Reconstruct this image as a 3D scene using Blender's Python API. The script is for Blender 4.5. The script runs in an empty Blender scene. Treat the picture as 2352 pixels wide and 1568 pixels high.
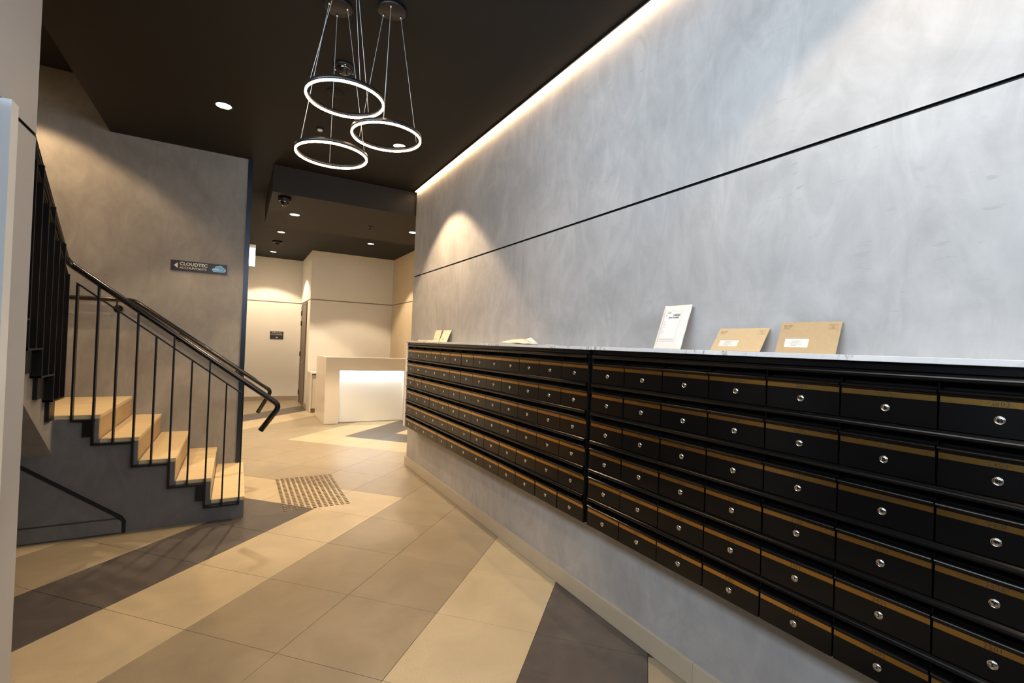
import bpy, bmesh, math, random
from mathutils import Vector, Matrix

random.seed(7)
S = bpy.context.scene
COL = S.collection

# ------------------------------------------------------------------ camera
cam_d = bpy.data.cameras.new('camera')
cam_d.sensor_width = 36.0
cam_d.lens = 16.74
cam_d.clip_start = 0.02
cam = bpy.data.objects.new('camera', cam_d)
COL.objects.link(cam)
YAW, PITCH, ROLL = 0.5225, 0.0093, 0.0387
fx_ = Vector((math.sin(YAW), math.cos(YAW), 0)); rx_ = Vector((math.cos(YAW), -math.sin(YAW), 0)); ux_ = Vector((0, 0, 1))
fw = fx_ * math.cos(PITCH) + ux_ * math.sin(PITCH)
up = -fx_ * math.sin(PITCH) + ux_ * math.cos(PITCH)
rt = rx_ * math.cos(ROLL) + up * math.sin(ROLL)
up = -rx_ * math.sin(ROLL) + up * math.cos(ROLL)
M = Matrix((rt, up, -fw)).transposed().to_4x4()
M.translation = Vector((0, 0, 1.592))
cam.matrix_world = M
S.camera = cam

# ------------------------------------------------------------------ view, world
S.view_settings.view_transform = 'Standard'
S.view_settings.look = 'None'
S.view_settings.gamma = 1.0
S.view_settings.use_curve_mapping = False
S.view_settings.exposure = 1.35
W = bpy.data.worlds.new('overcast_sky'); S.world = W
W.use_nodes = True
W.node_tree.nodes['Background'].inputs[0].default_value = (0.72, 0.85, 1.0, 1)
W.node_tree.nodes['Background'].inputs[1].default_value = 5.1
WARM = (1.0, 0.72, 0.44)
WARM2 = (1.0, 0.78, 0.54)
P_DOWN = 60.0
P_LED = 13.5
P_RING = 18.0


def portal(name, loc, rot, sx, sy):
    l = bpy.data.lights.new(name, 'AREA'); l.shape = 'RECTANGLE'; l.size = sx; l.size_y = sy
    l.cycles.is_portal = True
    o = bpy.data.objects.new(name, l); o.location = loc; o.rotation_euler = rot; COL.objects.link(o)
    return o


# daylight enters through unseen openings placed for it: above the left doors and behind camera
portal('added_left_opening_daylight', (-0.98, 0.38, 3.0), (0, -math.pi / 2, 0), 1.02, 4.2)
portal('added_rear_opening_daylight', (1.0, -1.9, 2.95), (math.pi / 2, 0, 0), 1.7, 1.1)


# ------------------------------------------------------------------ materials
def lin(r, g, b):
    f = lambda c: (c / 255 / 12.92) if c / 255 <= 0.04045 else ((c / 255 + 0.055) / 1.055) ** 2.4
    return (f(r), f(g), f(b), 1)


def mat(name, col, rough=0.5, metal=0.0, spec=0.5, noise=None, bump=0.0, bump_scale=60, coords='Object', col2=None,
        emis=None, estr=0.0, rnd=0.0, stretch=(1, 1, 1), rough_var=0.0):
    m = bpy.data.materials.new(name); m.use_nodes = True
    nt = m.node_tree; N = nt.nodes; Lk = nt.links
    b = N['Principled BSDF']
    b.inputs['Base Color'].default_value = col
    b.inputs['Roughness'].default_value = rough
    b.inputs['Metallic'].default_value = metal
    b.inputs['Specular IOR Level'].default_value = spec
    if emis:
        b.inputs['Emission Color'].default_value = (*emis[:3], 1); b.inputs['Emission Strength'].default_value = estr
    if noise or bump or rnd:
        geo = N.new('ShaderNodeNewGeometry') if coords == 'World' else N.new('ShaderNodeTexCoord')
        src = geo.outputs['Position'] if coords == 'World' else geo.outputs['Object']
        mp = N.new('ShaderNodeMapping'); mp.inputs['Scale'].default_value = stretch
        Lk.new(src, mp.inputs['Vector'])
        if noise:
            sc, amt = noise
            n1 = N.new('ShaderNodeTexNoise'); n1.inputs['Scale'].default_value = sc; n1.inputs['Detail'].default_value = 8
            n1.inputs['Roughness'].default_value = 0.62; n1.inputs['Distortion'].default_value = 0.6
            Lk.new(mp.outputs[0], n1.inputs['Vector'])
            r = N.new('ShaderNodeValToRGB')
            r.color_ramp.elements[0].position = 0.5 - 0.22; r.color_ramp.elements[1].position = 0.5 + 0.22
            c2 = col2 or tuple(min(1, c * (1 + amt)) for c in col[:3]) + (1,)
            c1 = tuple(c * (1 - amt) for c in col[:3]) + (1,)
            r.color_ramp.elements[0].color = c1; r.color_ramp.elements[1].color = c2
            Lk.new(n1.outputs['Fac'], r.inputs[0])
            out = r.outputs[0]
            if rnd:
                oi = N.new('ShaderNodeObjectInfo'); hv = N.new('ShaderNodeHueSaturation')
                mr = N.new('ShaderNodeMapRange'); mr.inputs['To Min'].default_value = 1 - rnd; mr.inputs['To Max'].default_value = 1 + rnd
                Lk.new(oi.outputs['Random'], mr.inputs['Value']); Lk.new(mr.outputs[0], hv.inputs['Value'])
                Lk.new(out, hv.inputs['Color']); out = hv.outputs[0]
            Lk.new(out, b.inputs['Base Color'])
            if rough_var:
                m2 = N.new('ShaderNodeMapRange'); m2.inputs['To Min'].default_value = rough - rough_var; m2.inputs['To Max'].default_value = rough + rough_var
                Lk.new(n1.outputs['Fac'], m2.inputs['Value']); Lk.new(m2.outputs[0], b.inputs['Roughness'])
        if bump:
            n2 = N.new('ShaderNodeTexNoise'); n2.inputs['Scale'].default_value = bump_scale; n2.inputs['Detail'].default_value = 5
            Lk.new(mp.outputs[0], n2.inputs['Vector'])
            bp = N.new('ShaderNodeBump'); bp.inputs['Strength'].default_value = bump; bp.inputs['Distance'].default_value = 0.01
            Lk.new(n2.outputs['Fac'], bp.inputs['Height']); Lk.new(bp.outputs[0], b.inputs['Normal'])
    return m


def plaster(name, base, dark, light, marks=True):
    """trowelled cement render: cloudy tone, short trowel sweeps, small scuffs"""
    m = bpy.data.materials.new(name); m.use_nodes = True
    nt = m.node_tree; N = nt.nodes; L = nt.links; b = N['Principled BSDF']
    geo = N.new('ShaderNodeNewGeometry')

    def noise(scale, detail, dist, st=(1, 1, 1), rough=0.6):
        mp = N.new('ShaderNodeMapping'); mp.inputs['Scale'].default_value = st
        L.new(geo.outputs['Position'], mp.inputs['Vector'])
        n = N.new('ShaderNodeTexNoise'); n.inputs['Scale'].default_value = scale; n.inputs['Detail'].default_value = detail
        n.inputs['Distortion'].default_value = dist; n.inputs['Roughness'].default_value = rough
        L.new(mp.outputs[0], n.inputs['Vector']); return n.outputs['Fac']

    def ramp(src, p0, c0, p1, c1):
        r = N.new('ShaderNodeValToRGB'); e = r.color_ramp.elements
        e[0].position = p0; e[0].color = c0; e[1].position = p1; e[1].color = c1
        L.new(src, r.inputs[0]); return r.outputs[0]

    def mix(a, c, fac, mode='MIX'):
        x = N.new('ShaderNodeMix'); x.data_type = 'RGBA'; x.blend_type = mode
        if isinstance(fac, float): x.inputs[0].default_value = fac
        else: L.new(fac, x.inputs[0])
        L.new(a, x.inputs[6])
        if isinstance(c, tuple): x.inputs[7].default_value = c
        else: L.new(c, x.inputs[7])
        return x.outputs[2]
    c = ramp(noise(1.7, 7, 1.2), 0.3, dark, 0.72, base)
    g = ramp(noise(5.5, 6, 2.2, (1, 1, 0.45)), 0.35, (0.40, 0.40, 0.40, 1), 0.68, (0.60, 0.60, 0.60, 1))
    c = mix(c, g, 0.40, 'OVERLAY')
    g2 = ramp(noise(11, 5, 2.4, (1, 1, 0.5)), 0.66, (0, 0, 0, 1), 0.84, (0.8, 0.8, 0.8, 1))
    c = mix(c, light, g2)
    if marks:
        g3 = ramp(noise(22, 2, 0.3, (1, 0.55, 1.9), 0.4), 0.66, (0, 0, 0, 1), 0.72, (0.8, 0.8, 0.8, 1))
        g4 = ramp(noise(1.1, 1, 0.2), 0.50, (0, 0, 0, 1), 0.60, (1, 1, 1, 1))
        g5 = mix(g3, g4, 1.0, 'MULTIPLY')
        c = mix(c, dark, g5)
    L.new(c, b.inputs['Base Color'])
    b.inputs['Roughness'].default_value = 0.55; b.inputs['Specular IOR Level'].default_value = 0.35
    bp = N.new('ShaderNodeBump'); bp.inputs['Strength'].default_value = 0.12; bp.inputs['Distance'].default_value = 0.004
    L.new(noise(7, 6, 2.0), bp.inputs['Height']); L.new(bp.outputs[0], b.inputs['Normal'])
    return m


MT = {}
MT['plaster'] = plaster('grey_cement_render', lin(184, 182, 179), lin(162, 160, 158), lin(193, 191, 188))
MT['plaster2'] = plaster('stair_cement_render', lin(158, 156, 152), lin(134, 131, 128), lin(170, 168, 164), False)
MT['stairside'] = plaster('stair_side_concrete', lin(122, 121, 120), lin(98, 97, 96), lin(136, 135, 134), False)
MT['ceiling'] = mat('matt_charcoal_paint', lin(31, 29, 26), 0.7, spec=0.25, noise=(3, 0.08), coords='World')
MT['ceiling_lit'] = mat('charcoal_paint_lit_bulkhead', lin(44, 40, 35), 0.7, spec=0.25, noise=(3, 0.08), coords='World')  # same charcoal paint, lightened for the stronger light on the bulkhead
MT['white'] = mat('white_wall_paint', lin(226, 222, 214), 0.6, spec=0.3, noise=(2, 0.02), coords='World')
MT['beige'] = mat('beige_wall_panel', lin(206, 190, 160), 0.6, spec=0.3, noise=(1.5, 0.05), coords='World', stretch=(1, 1, .3))
MT['entry'] = mat('pale_grey_wall_paint', lin(184, 187, 192), 0.55, spec=0.3, noise=(2, 0.02), coords='World')
MT['jamb'] = mat('white_gloss_jamb', lin(238, 243, 247), 0.3)
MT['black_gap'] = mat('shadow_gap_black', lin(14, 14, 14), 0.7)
MT['tan_gap'] = mat('joint_brown', lin(120, 104, 86), 0.7)
MT['skirt'] = mat('honed_stone_skirting', lin(190, 178, 156), 0.45, noise=(4, 0.06), coords='World')
MT['skirt2'] = mat('taupe_tile_skirting', lin(164, 148, 128), 0.45, noise=(4, 0.06), coords='World')
MT['grout'] = mat('grout', lin(118, 96, 68), 0.8)
MT['cream'] = mat('cream_porcelain_tile', lin(194, 178, 146), 0.42, noise=(3.0, 0.11), bump=0.12, bump_scale=90, coords='World', rnd=0.03, rough_var=.08)
MT['taupe'] = mat('taupe_porcelain_tile', lin(160, 146, 122), 0.36, noise=(3.2, 0.12), bump=0.12, bump_scale=90, coords='World', rnd=0.03, rough_var=.08)
MT['dark'] = mat('charcoal_porcelain_tile', lin(90, 84, 80), 0.36, noise=(5.5, 0.26), bump=0.15, bump_scale=90, coords='World', rnd=0.03, rough_var=.08)
MT['tread'] = mat('banded_travertine', lin(222, 200, 158), 0.4, noise=(3.0, 0.10), coords='World', stretch=(1, 5, 9))
MT['riser'] = mat('banded_travertine_riser', lin(180, 155, 116), 0.45, noise=(3.0, 0.10), coords='World', stretch=(3, 1, 9))
MT['bsteel'] = mat('black_gloss_steel', lin(22, 22, 24), 0.22, spec=0.6)
MT['bsteel2'] = mat('satin_black_steel', lin(13, 13, 14), 0.34, spec=0.4)
MT['trimblue'] = mat('gunmetal_steel_trim', lin(40, 48, 60), 0.28, metal=0.5)
MT['box'] = mat('black_powdercoat', lin(10, 9, 9), 0.23, spec=0.3, bump=0.03, bump_scale=900)
MT['boxdark'] = mat('black_interior', lin(8, 8, 8), 0.7, spec=0.2)
MT['gold'] = mat('brushed_gold_strip', lin(194, 152, 84), 0.27, metal=1.0, bump=0.02, bump_scale=400, stretch=(1, .05, 1))
MT['engrave'] = mat('engraved_number', lin(52, 38, 22), 0.6)
MT['chrome'] = mat('chrome', lin(225, 222, 214), 0.12, metal=1.0)
MT['black'] = mat('black_plastic', lin(10, 10, 10), 0.4)
MT['steel'] = mat('stainless_steel', lin(196, 176, 142), 0.28, metal=1.0)
MT['steeledge'] = mat('stud_dark_rim', lin(84, 64, 42), 0.5)
MT['wire'] = mat('suspension_wire', lin(186, 190, 190), 0.4, metal=0.2)
MT['pend'] = mat('black_aluminium', lin(20, 18, 18), 0.4, metal=0.1)
MT['desk'] = mat('gloss_white_solid_surface', lin(232, 222, 206), 0.22, spec=0.5)
MT['deskp'] = mat('white_acrylic_panel', lin(240, 240, 236), 0.3)
MT['doorm'] = mat('brown_door_laminate', lin(104, 88, 72), 0.45)
MT['paper'] = mat('white_paper', lin(240, 234, 226), 0.7, spec=0.2)
MT['paper2'] = mat('cream_paper', lin(242, 228, 200), 0.7, spec=0.2)
MT['satchel'] = mat('white_padded_plastic', lin(242, 232, 218), 0.35, bump=0.4, bump_scale=18)
MT['kraft'] = mat('kraft_paper', lin(206, 178, 136), 0.75, spec=0.2, noise=(60, 0.05))
MT['kraft2'] = mat('kraft_paper_aged', lin(190, 162, 122), 0.75, spec=0.2, noise=(60, 0.05))
MT['ink'] = mat('black_ink', lin(28, 26, 26), 0.7)
MT['inkgrey'] = mat('grey_ink', lin(150, 140, 130), 0.7)
MT['inkbrown'] = mat('brown_ink', lin(120, 92, 58), 0.7)
MT['windowf'] = mat('address_window_film', lin(244, 226, 212), 0.2)
MT['signblk'] = mat('sign_black', lin(42, 40, 44), 0.4)
MT['signwht'] = mat('sign_white', lin(226, 220, 212), 0.5)
MT['signblue'] = mat('sign_light_blue', lin(84, 172, 236), 0.45)
MT['signpale'] = mat('sign_pale_blue', lin(196, 222, 244), 0.45)
MT['signpink'] = mat('sign_pink', lin(206, 160, 168), 0.45)
MT['signgreen'] = mat('sign_green', lin(120, 190, 160), 0.45)
MT['lens'] = mat('downlight_lens', lin(255, 240, 220), 0.4, emis=(1.0, 0.80, 0.55), estr=9.0)
MT['led'] = mat('led_diffuser', lin(255, 236, 210), 0.4, emis=(1.0, 0.66, 0.34), estr=P_LED)
MT['ring'] = mat('ring_diffuser', lin(255, 236, 210), 0.4, emis=(1.0, 0.68, 0.38), estr=P_RING)
MT['exitl'] = mat('lit_exit_box', lin(255, 255, 255), 0.4, emis=(1.0, 0.98, 0.92), estr=3.0)
MT['desklight'] = mat('desk_led', lin(255, 255, 255), 0.4, emis=(0.74, 0.90, 1.0), estr=12.0)
MT['domeg'] = mat('smoked_dome', lin(12, 12, 14), 0.05, spec=0.8)
MT['grey'] = mat('grey_plastic', lin(150, 146, 140), 0.5)


def marble():
    m = bpy.data.materials.new('grey_veined_marble'); m.use_nodes = True
    nt = m.node_tree; N = nt.nodes; L = nt.links; b = N['Principled BSDF']
    geo = N.new('ShaderNodeNewGeometry')
    n = N.new('ShaderNodeTexNoise'); n.inputs['Scale'].default_value = 5; n.inputs['Detail'].default_value = 9; n.inputs['Distortion'].default_value = 1.6
    L.new(geo.outputs['Position'], n.inputs['Vector'])
    w = N.new('ShaderNodeTexNoise'); w.inputs['Scale'].default_value = 1.6; w.inputs['Detail'].default_value = 4; w.inputs['Distortion'].default_value = 0.8
    L.new(geo.outputs['Position'], w.inputs['Vector'])
    r = N.new('ShaderNodeValToRGB'); e = r.color_ramp.elements
    e[0].position = 0.45; e[0].color = lin(232, 230, 226); e[1].position = 0.54; e[1].color = lin(230, 228, 224)
    x = e.new(0.495); x.color = lin(150, 148, 146); x = e.new(0.475); x.color = lin(218, 216, 212); x = e.new(0.515); x.color = lin(220, 218, 214)
    L.new(n.outputs['Fac'], r.inputs[0])
    r2 = N.new('ShaderNodeValToRGB'); r2.color_ramp.elements[0].position = 0.42; r2.color_ramp.elements[1].position = 0.5
    L.new(w.outputs['Fac'], r2.inputs[0])
    mx = N.new('ShaderNodeMix'); mx.data_type = 'RGBA'; L.new(r2.outputs[0], mx.inputs[0]); L.new(r.outputs[0], mx.inputs[6]); mx.inputs[7].default_value = lin(222, 220, 218)
    L.new(mx.outputs[2], b.inputs['Base Color']); b.inputs['Roughness'].default_value = 0.18
    return m


MT['marble'] = marble()


# ------------------------------------------------------------------ helpers
class MB:
    """collects boxes, prisms, tubes and lathes; build() links them as one mesh object"""

    def __init__(s): s.v = []; s.f = []; s.mi = []; s.smooth = []

    def add(s, vs, fs, mi=0, sm=False):
        o = len(s.v); s.v += [Vector(v) for v in vs]
        for f in fs: s.f.append([i + o for i in f]); s.mi.append(mi); s.smooth.append(sm)
        return s

    def box(s, x0, x1, y0, y1, z0, z1, mi=0):
        vs = [(x, y, z) for x in (x0, x1) for y in (y0, y1) for z in (z0, z1)]
        return s.add(vs, [(0, 1, 3, 2), (4, 6, 7, 5), (0, 4, 5, 1), (2, 3, 7, 6), (0, 2, 6, 4), (1, 5, 7, 3)], mi)

    def prism(s, pts, a0, a1, axis, mi=0, sm=False, edge_mi=None):
        """extrude 2D polygon: axis 'x': pts=(y,z); 'y': pts=(x,z); 'z': pts=(x,y)"""
        n = len(pts)

        def mk(p, a):
            return {'x': (a, p[0], p[1]), 'y': (p[0], a, p[1]), 'z': (p[0], p[1], a)}[axis]
        vs = [mk(p, a0) for p in pts] + [mk(p, a1) for p in pts]
        s.add(vs, [tuple(range(n))[::-1], tuple(range(n, 2 * n))], mi)
        o = len(s.v) - 2 * n
        for i in range(n):
            j = (i + 1) % n
            s.f.append([o + i, o + j, o + n + j, o + n + i]); s.mi.append(edge_mi[i] if edge_mi else mi); s.smooth.append(sm)
        return s

    def tube(s, pts, r, seg=10, mi=0, cap=True):
        pts = [Vector(p) for p in pts]; rings = []
        prev = None
        for i, p in enumerate(pts):
            if i == 0: d = pts[1] - p
            elif i == len(pts) - 1: d = p - pts[i - 1]
            else: d = (pts[i + 1] - p).normalized() + (p - pts[i - 1]).normalized()
            d.normalize()
            a = prev if prev is not None else (Vector((0, 0, 1)) if abs(d.z) < 0.9 else Vector((1, 0, 0)))
            u = (a - d * a.dot(d)).normalized(); w = d.cross(u); prev = u
            rings.append([p + (u * math.cos(t) + w * math.sin(t)) * r for t in [2 * math.pi * k / seg for k in range(seg)]])
        vs = [v for rg in rings for v in rg]; fs = []
        for i in range(len(rings) - 1):
            for k in range(seg):
                k2 = (k + 1) % seg
                fs.append((i * seg + k, i * seg + k2, (i + 1) * seg + k2, (i + 1) * seg + k))
        s.add(vs, fs, mi, True)
        if cap:
            o = len(s.v) - len(vs)
            s.f.append([o + k for k in range(seg)][::-1]); s.mi.append(mi); s.smooth.append(False)
            s.f.append([o + (len(rings) - 1) * seg + k for k in range(seg)]); s.mi.append(mi); s.smooth.append(False)
        return s

    def lathe(s, prof, c, axis='z', seg=24, mi=0, sm=True, close=False):
        """prof: (radius, height) list; revolve around axis through c"""
        vs = []; fs = []
        for r, h in prof:
            for k in range(seg):
                t = 2 * math.pi * k / seg; a, b = r * math.cos(t), r * math.sin(t)
                vs.append({'z': (c[0] + a, c[1] + b, c[2] + h), 'x': (c[0] + h, c[1] + a, c[2] + b), 'y': (c[0] + a, c[1] + h, c[2] - b)}[axis])
        n = len(prof)
        rng = n if close else n - 1
        for i in range(rng):
            i2 = (i + 1) % n
            for k in range(seg):
                k2 = (k + 1) % seg
                fs.append((i * seg + k, i * seg + k2, i2 * seg + k2, i2 * seg + k))
        return s.add(vs, fs, mi, sm)

    def mesh(s, name, mats, origin=(0, 0, 0)):
        me = bpy.data.meshes.new(name); o = Vector(origin)
        me.from_pydata([tuple(v - o) for v in s.v], [], s.f)
        for m in (mats if isinstance(mats, (list, tuple)) else [mats]): me.materials.append(MT[m])
        for p, mi, sm in zip(me.polygons, s.mi, s.smooth): p.material_index = mi; p.use_smooth = sm
        me.update()
        bm = bmesh.new(); bm.from_mesh(me); bmesh.ops.recalc_face_normals(bm, faces=bm.faces); bm.to_mesh(me); bm.free()
        return me

    def build(s, name, mats, parent=None, bevel=0.0, origin=None):
        po = world_loc(parent) if parent else Vector((0, 0, 0))
        og = Vector(origin) if origin is not None else po
        me = s.mesh(name, mats, og)
        ob = bpy.data.objects.new(name, me); COL.objects.link(ob)
        ob.location = og - po
        if parent: ob.parent = parent
        if bevel:
            b = ob.modifiers.new('bevel', 'BEVEL'); b.width = bevel; b.segments = 2; b.limit_method = 'ANGLE'
        return ob


def world_loc(o):
    v = Vector((0, 0, 0))
    while o: v += o.location; o = o.parent
    return v


def thing(name, loc, label, cat, group=None):
    o = bpy.data.objects.new(name, None); o.empty_display_size = 0.1; o.location = loc; COL.objects.link(o)
    return tag(o, label, cat, group)


def tag(o, label, cat, group=None, kind=None):
    o['label'] = label; o['category'] = cat
    if group: o['group'] = group
    if kind: o['kind'] = kind
    return o


def struct(o, label, cat): return tag(o, label, cat, None, 'structure')


def link(name, me, parent, loc, rot=None):
    """link shared mesh at a location given in parent's local space"""
    o = bpy.data.objects.new(name, me); COL.objects.link(o); o.parent = parent; o.location = loc
    if rot: o.rotation_euler = rot
    return o


_txt = {}


def text_mesh(txt, size, m, extrude=0.0004, offset=0.0, align='CENTER', spacing=1.0, sx=1.0):
    key = (txt, size, m, offset, align, spacing)
    if key in _txt: return _txt[key]
    c = bpy.data.curves.new('txt', 'FONT'); c.body = txt; c.size = size; c.extrude = extrude; c.offset = offset
    c.align_x = align; c.align_y = 'CENTER'; c.space_character = spacing; c.resolution_u = 3
    o = bpy.data.objects.new('txt', c); COL.objects.link(o)
    bpy.context.view_layer.update()
    me = bpy.data.meshes.new_from_object(o.evaluated_get(bpy.context.evaluated_depsgraph_get()))
    bpy.data.objects.remove(o)
    if sx != 1.0:
        for v in me.vertices: v.co.x *= sx
    me.materials.clear(); me.materials.append(MT[m]); _txt[key] = me
    return me


# rotation taking local (x right, y up, z out) to a wall facing -X / -Y
ROT_NX = Matrix(((0, 0, -1), (-1, 0, 0), (0, 1, 0)))   # columns: x->(0,-1,0), y->(0,0,1), z->(-1,0,0)
ROT_NY = Matrix(((1, 0, 0), (0, 0, -1), (0, 1, 0)))    # x->(1,0,0), y->(0,0,1), z->(0,-1,0)

# ================================================================== SETTING
H = 3.56
TH = -0.79877; TS = 0.6
AI = Vector((math.cos(TH), math.sin(TH))); AJ = Vector((-math.sin(TH), math.cos(TH)))
TO = Vector((-0.6067, 3.5117))
fl = MB().box(-2.6, 3.4, -1.8, 13.5, -0.2, -0.0105).build('floor', 'grout')
struct(fl, 'tiled lobby floor with cream, taupe and charcoal chevron bands', 'floor')


def band(i, j):
    if i >= -4 and j >= 7:
        return {0: 'cream', 1: 'dark', 2: 'cream'}.get(min(j - 7, i + 4), 'taupe')
    if j >= 4 and i == -7: return 'cream'
    if j >= 4 and i == -8: return 'dark'
    if i <= 0 and j <= 3:
        return {0: 'cream', 1: 'dark', 3: 'cream'}.get(min(-i, 3 - j), 'taupe')
    if i == 3: return 'cream'
    if i == 4: return 'dark'
    return 'taupe'


g = 0.0014; hs = TS
tm = {}
for cname in ('cream', 'taupe', 'dark'):
    b = MB()
    corners = [AI * (g + a * (hs - 2 * g)) + AJ * (g + c * (hs - 2 * g)) for a, c in ((0, 0), (1, 0), (1, 1), (0, 1))]
    e = 0.0012
    inner = [AI * (g + e + a * (hs - 2 * g - 2 * e)) + AJ * (g + e + c * (hs - 2 * g - 2 * e)) for a, c in ((0, 0), (1, 0), (1, 1), (0, 1))]
    vs = [(p.x, p.y, -0.010) for p in corners] + [(p.x, p.y, -0.0006) for p in corners] + [(p.x, p.y, 0.0) for p in inner]
    fs = [(8, 9, 10, 11), (3, 2, 1, 0)] + [(k, (k + 1) % 4, 4 + (k + 1) % 4, 4 + k) for k in range(4)] + [(4 + k, 4 + (k + 1) % 4, 8 + (k + 1) % 4, 8 + k) for k in range(4)]
    b.add(vs, fs); tm[cname] = b.mesh('tile', cname)
for i in range(-16, 12):
    for j in range(-12, 22):
        c = TO + AI * TS * (i + 0.5) + AJ * TS * (j + 0.5)
        inside = (-1.55 < c.x < 2.25 and -1.45 < c.y < 6.2) or (-0.25 < c.x < 3.4 and 6.2 <= c.y < 13.55)
        if not inside: continue
        if c.x < -0.35 and 5.15 < c.y < 6.6: continue
        if c.x > 1.8 and c.y > 11.95: continue
        p = TO + AI * TS * i + AJ * TS * j
        link('tile', tm[band(i, j)], fl, (p.x, p.y, 0))

# right wall: prism with shadow groove
GR0, GR1 = 2.431, 2.445
b = MB().prism([(1.955, 0), (1.955, GR0), (1.970, GR0), (1.970, GR1), (1.955, GR1), (1.955, H), (3.22, H), (3.22, 0)], -1.8, 6.03, 'y',
               edge_mi=[0, 1, 1, 1, 0, 0, 0, 0])
struct(b.build('wall_right', ['plaster', 'black_gap']), 'grey rendered wall above and below the mailboxes with one black groove', 'wall')
b = MB()
ys = [-1.8, -0.6, 0.62, 1.52, 2.72, 3.92, 5.12, 6.05]
sk = MB().box(1.937, 1.955, -1.8, 6.03, 0, 0.004).build('baseboard_right', 'grout')
struct(sk, 'pale stone skirting under the mailbox wall', 'skirting')
for a, c in zip(ys[:-1], ys[1:]):
    MB().box(1.935, 1.955, a + 0.0008, c - 0.0008, 0.002, 0.112).build('skirting_length', 'skirt', sk, bevel=0.002)

# ceilings
b = MB().prism([(-1.17, -1.8), (3.3, -1.8), (3.3, 13.5), (-0.1, 13.5), (-0.1, 6.25), (-1.17, 6.25)], H, H + 0.25, 'z')
struct(b.build('ceiling', 'ceiling'), 'charcoal painted flat ceiling over the lobby', 'ceiling')
b = MB().box(-2.6, -1.17, 2.6, 6.25, 4.05, 4.2).box(-1.19, -1.171, 2.6, 6.09, H + 0.25, 4.05)
struct(b.build('ceiling_stairwell', 'ceiling'), 'dark raised ceiling above the stairwell at left', 'ceiling')
b = MB().box(0.28, 3.22, 6.1, 7.95, 3.25, H)
struct(b.build('ceiling_bulkhead', 'ceiling_lit'), 'dropped charcoal bulkhead box beyond the ring pendants', 'ceiling')

# stair back wall and stairwell
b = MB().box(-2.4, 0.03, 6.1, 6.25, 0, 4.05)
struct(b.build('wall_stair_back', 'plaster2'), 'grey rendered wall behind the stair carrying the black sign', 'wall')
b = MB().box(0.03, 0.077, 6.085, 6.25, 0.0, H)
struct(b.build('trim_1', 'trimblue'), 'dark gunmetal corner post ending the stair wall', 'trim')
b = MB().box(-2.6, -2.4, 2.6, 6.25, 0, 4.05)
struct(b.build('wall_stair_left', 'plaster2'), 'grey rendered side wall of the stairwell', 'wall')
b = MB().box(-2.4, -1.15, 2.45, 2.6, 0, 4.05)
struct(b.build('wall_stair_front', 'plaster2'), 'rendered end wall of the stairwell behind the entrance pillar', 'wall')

# left entrance pillar with groove
b = MB().prism([(-0.81, 0), (-0.81, 2.434), (-0.822, 2.434), (-0.822, 2.450), (-0.81, 2.450), (-0.81, H), (-1.15, H), (-1.15, 0)], 2.62, 2.90, 'y',
               edge_mi=[0, 1, 1, 1, 0, 0, 0, 0])
struct(b.build('wall_left', ['entry', 'black_gap']), 'pale grey entrance pillar at the left edge with black groove', 'wall')
b = MB().box(-1.15, -0.81, -1.8, 2.62, 2.46, 2.50).box(-1.15, -0.81, 2.48, 2.62, 2.50, H)
struct(b.build('wall_left_lintel', 'entry'), 'pale grey wall panel above the entrance door', 'wall')
b = MB().box(-1.15, 3.22, -2.0, -1.8, 0, 2.4).box(-1.15, 0.15, -2.0, -1.8, 2.4, H).box(1.85, 3.22, -2.0, -1.8, 2.4, H).box(0.15, 1.85, -2.0, -1.8, 3.5, H)  # high opening added to brighten the pillar top and stair side
struct(b.build('wall_front', 'entry'), 'plain unseen wall behind the camera with a high opening added for daylight', 'wall')
ed = bpy.data.objects.new('door_2', None); COL.objects.link(ed); ed.location = (-0.95, 1.1, 0)  # unseen dark leaves, put in so the mailbox reflections stay dark
struct(ed, 'unseen dark entrance door added in the left wall to darken reflections', 'door')
MB().box(-0.97, -0.93, -1.79, 0.99, 0.01, 2.44).build('side_panel', 'ceiling', ed)
MB().box(-0.97, -0.93, 1.01, 1.78, 0.01, 2.44).build('door_leaf', 'ceiling', ed)
MB().box(-0.97, -0.93, 1.79, 2.54, 0.01, 2.44).build('door_leaf', 'ceiling', ed)
MB().tube([(-0.90, 1.72, 0.8), (-0.90, 1.72, 1.6)], 0.014, 10).build('pull_handle', 'chrome', ed)
MB().tube([(-0.90, 1.85, 0.8), (-0.90, 1.85, 1.6)], 0.014, 10).build('pull_handle', 'chrome', ed)
b = MB().box(-0.90, -0.785, 2.55, 2.62, 0, 2.462)
struct(b.build('trim_2', 'jamb'), 'pale entrance door jamb at the extreme left edge', 'trim')
b = MB().box(-0.835, -0.80, 2.62, 2.93, 0, 0.02)
struct(b.build('baseboard_left', 'skirt'), 'low pale threshold strip at the foot of the pillar', 'skirting')

# far rooms
b = MB().box(-0.1, 0.03, 6.25, 13.3, 0, H)
struct(b.build('wall_corridor_left', 'white'), 'white wall of the passage behind the stair', 'wall')


def grooved_y(name, x0, x1, yf, yb, m, label):
    b = MB().prism([(yf, 0), (yf, 2.455), (yf + 0.01, 2.455), (yf + 0.01, 2.475), (yf, 2.475), (yf, H), (yb, H), (yb, 0)], x0, x1, 'x', edge_mi=[0, 1, 1, 1, 0, 0, 0, 0])
    return struct(b.build(name, [m, 'tan_gap']), label, 'wall')


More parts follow.
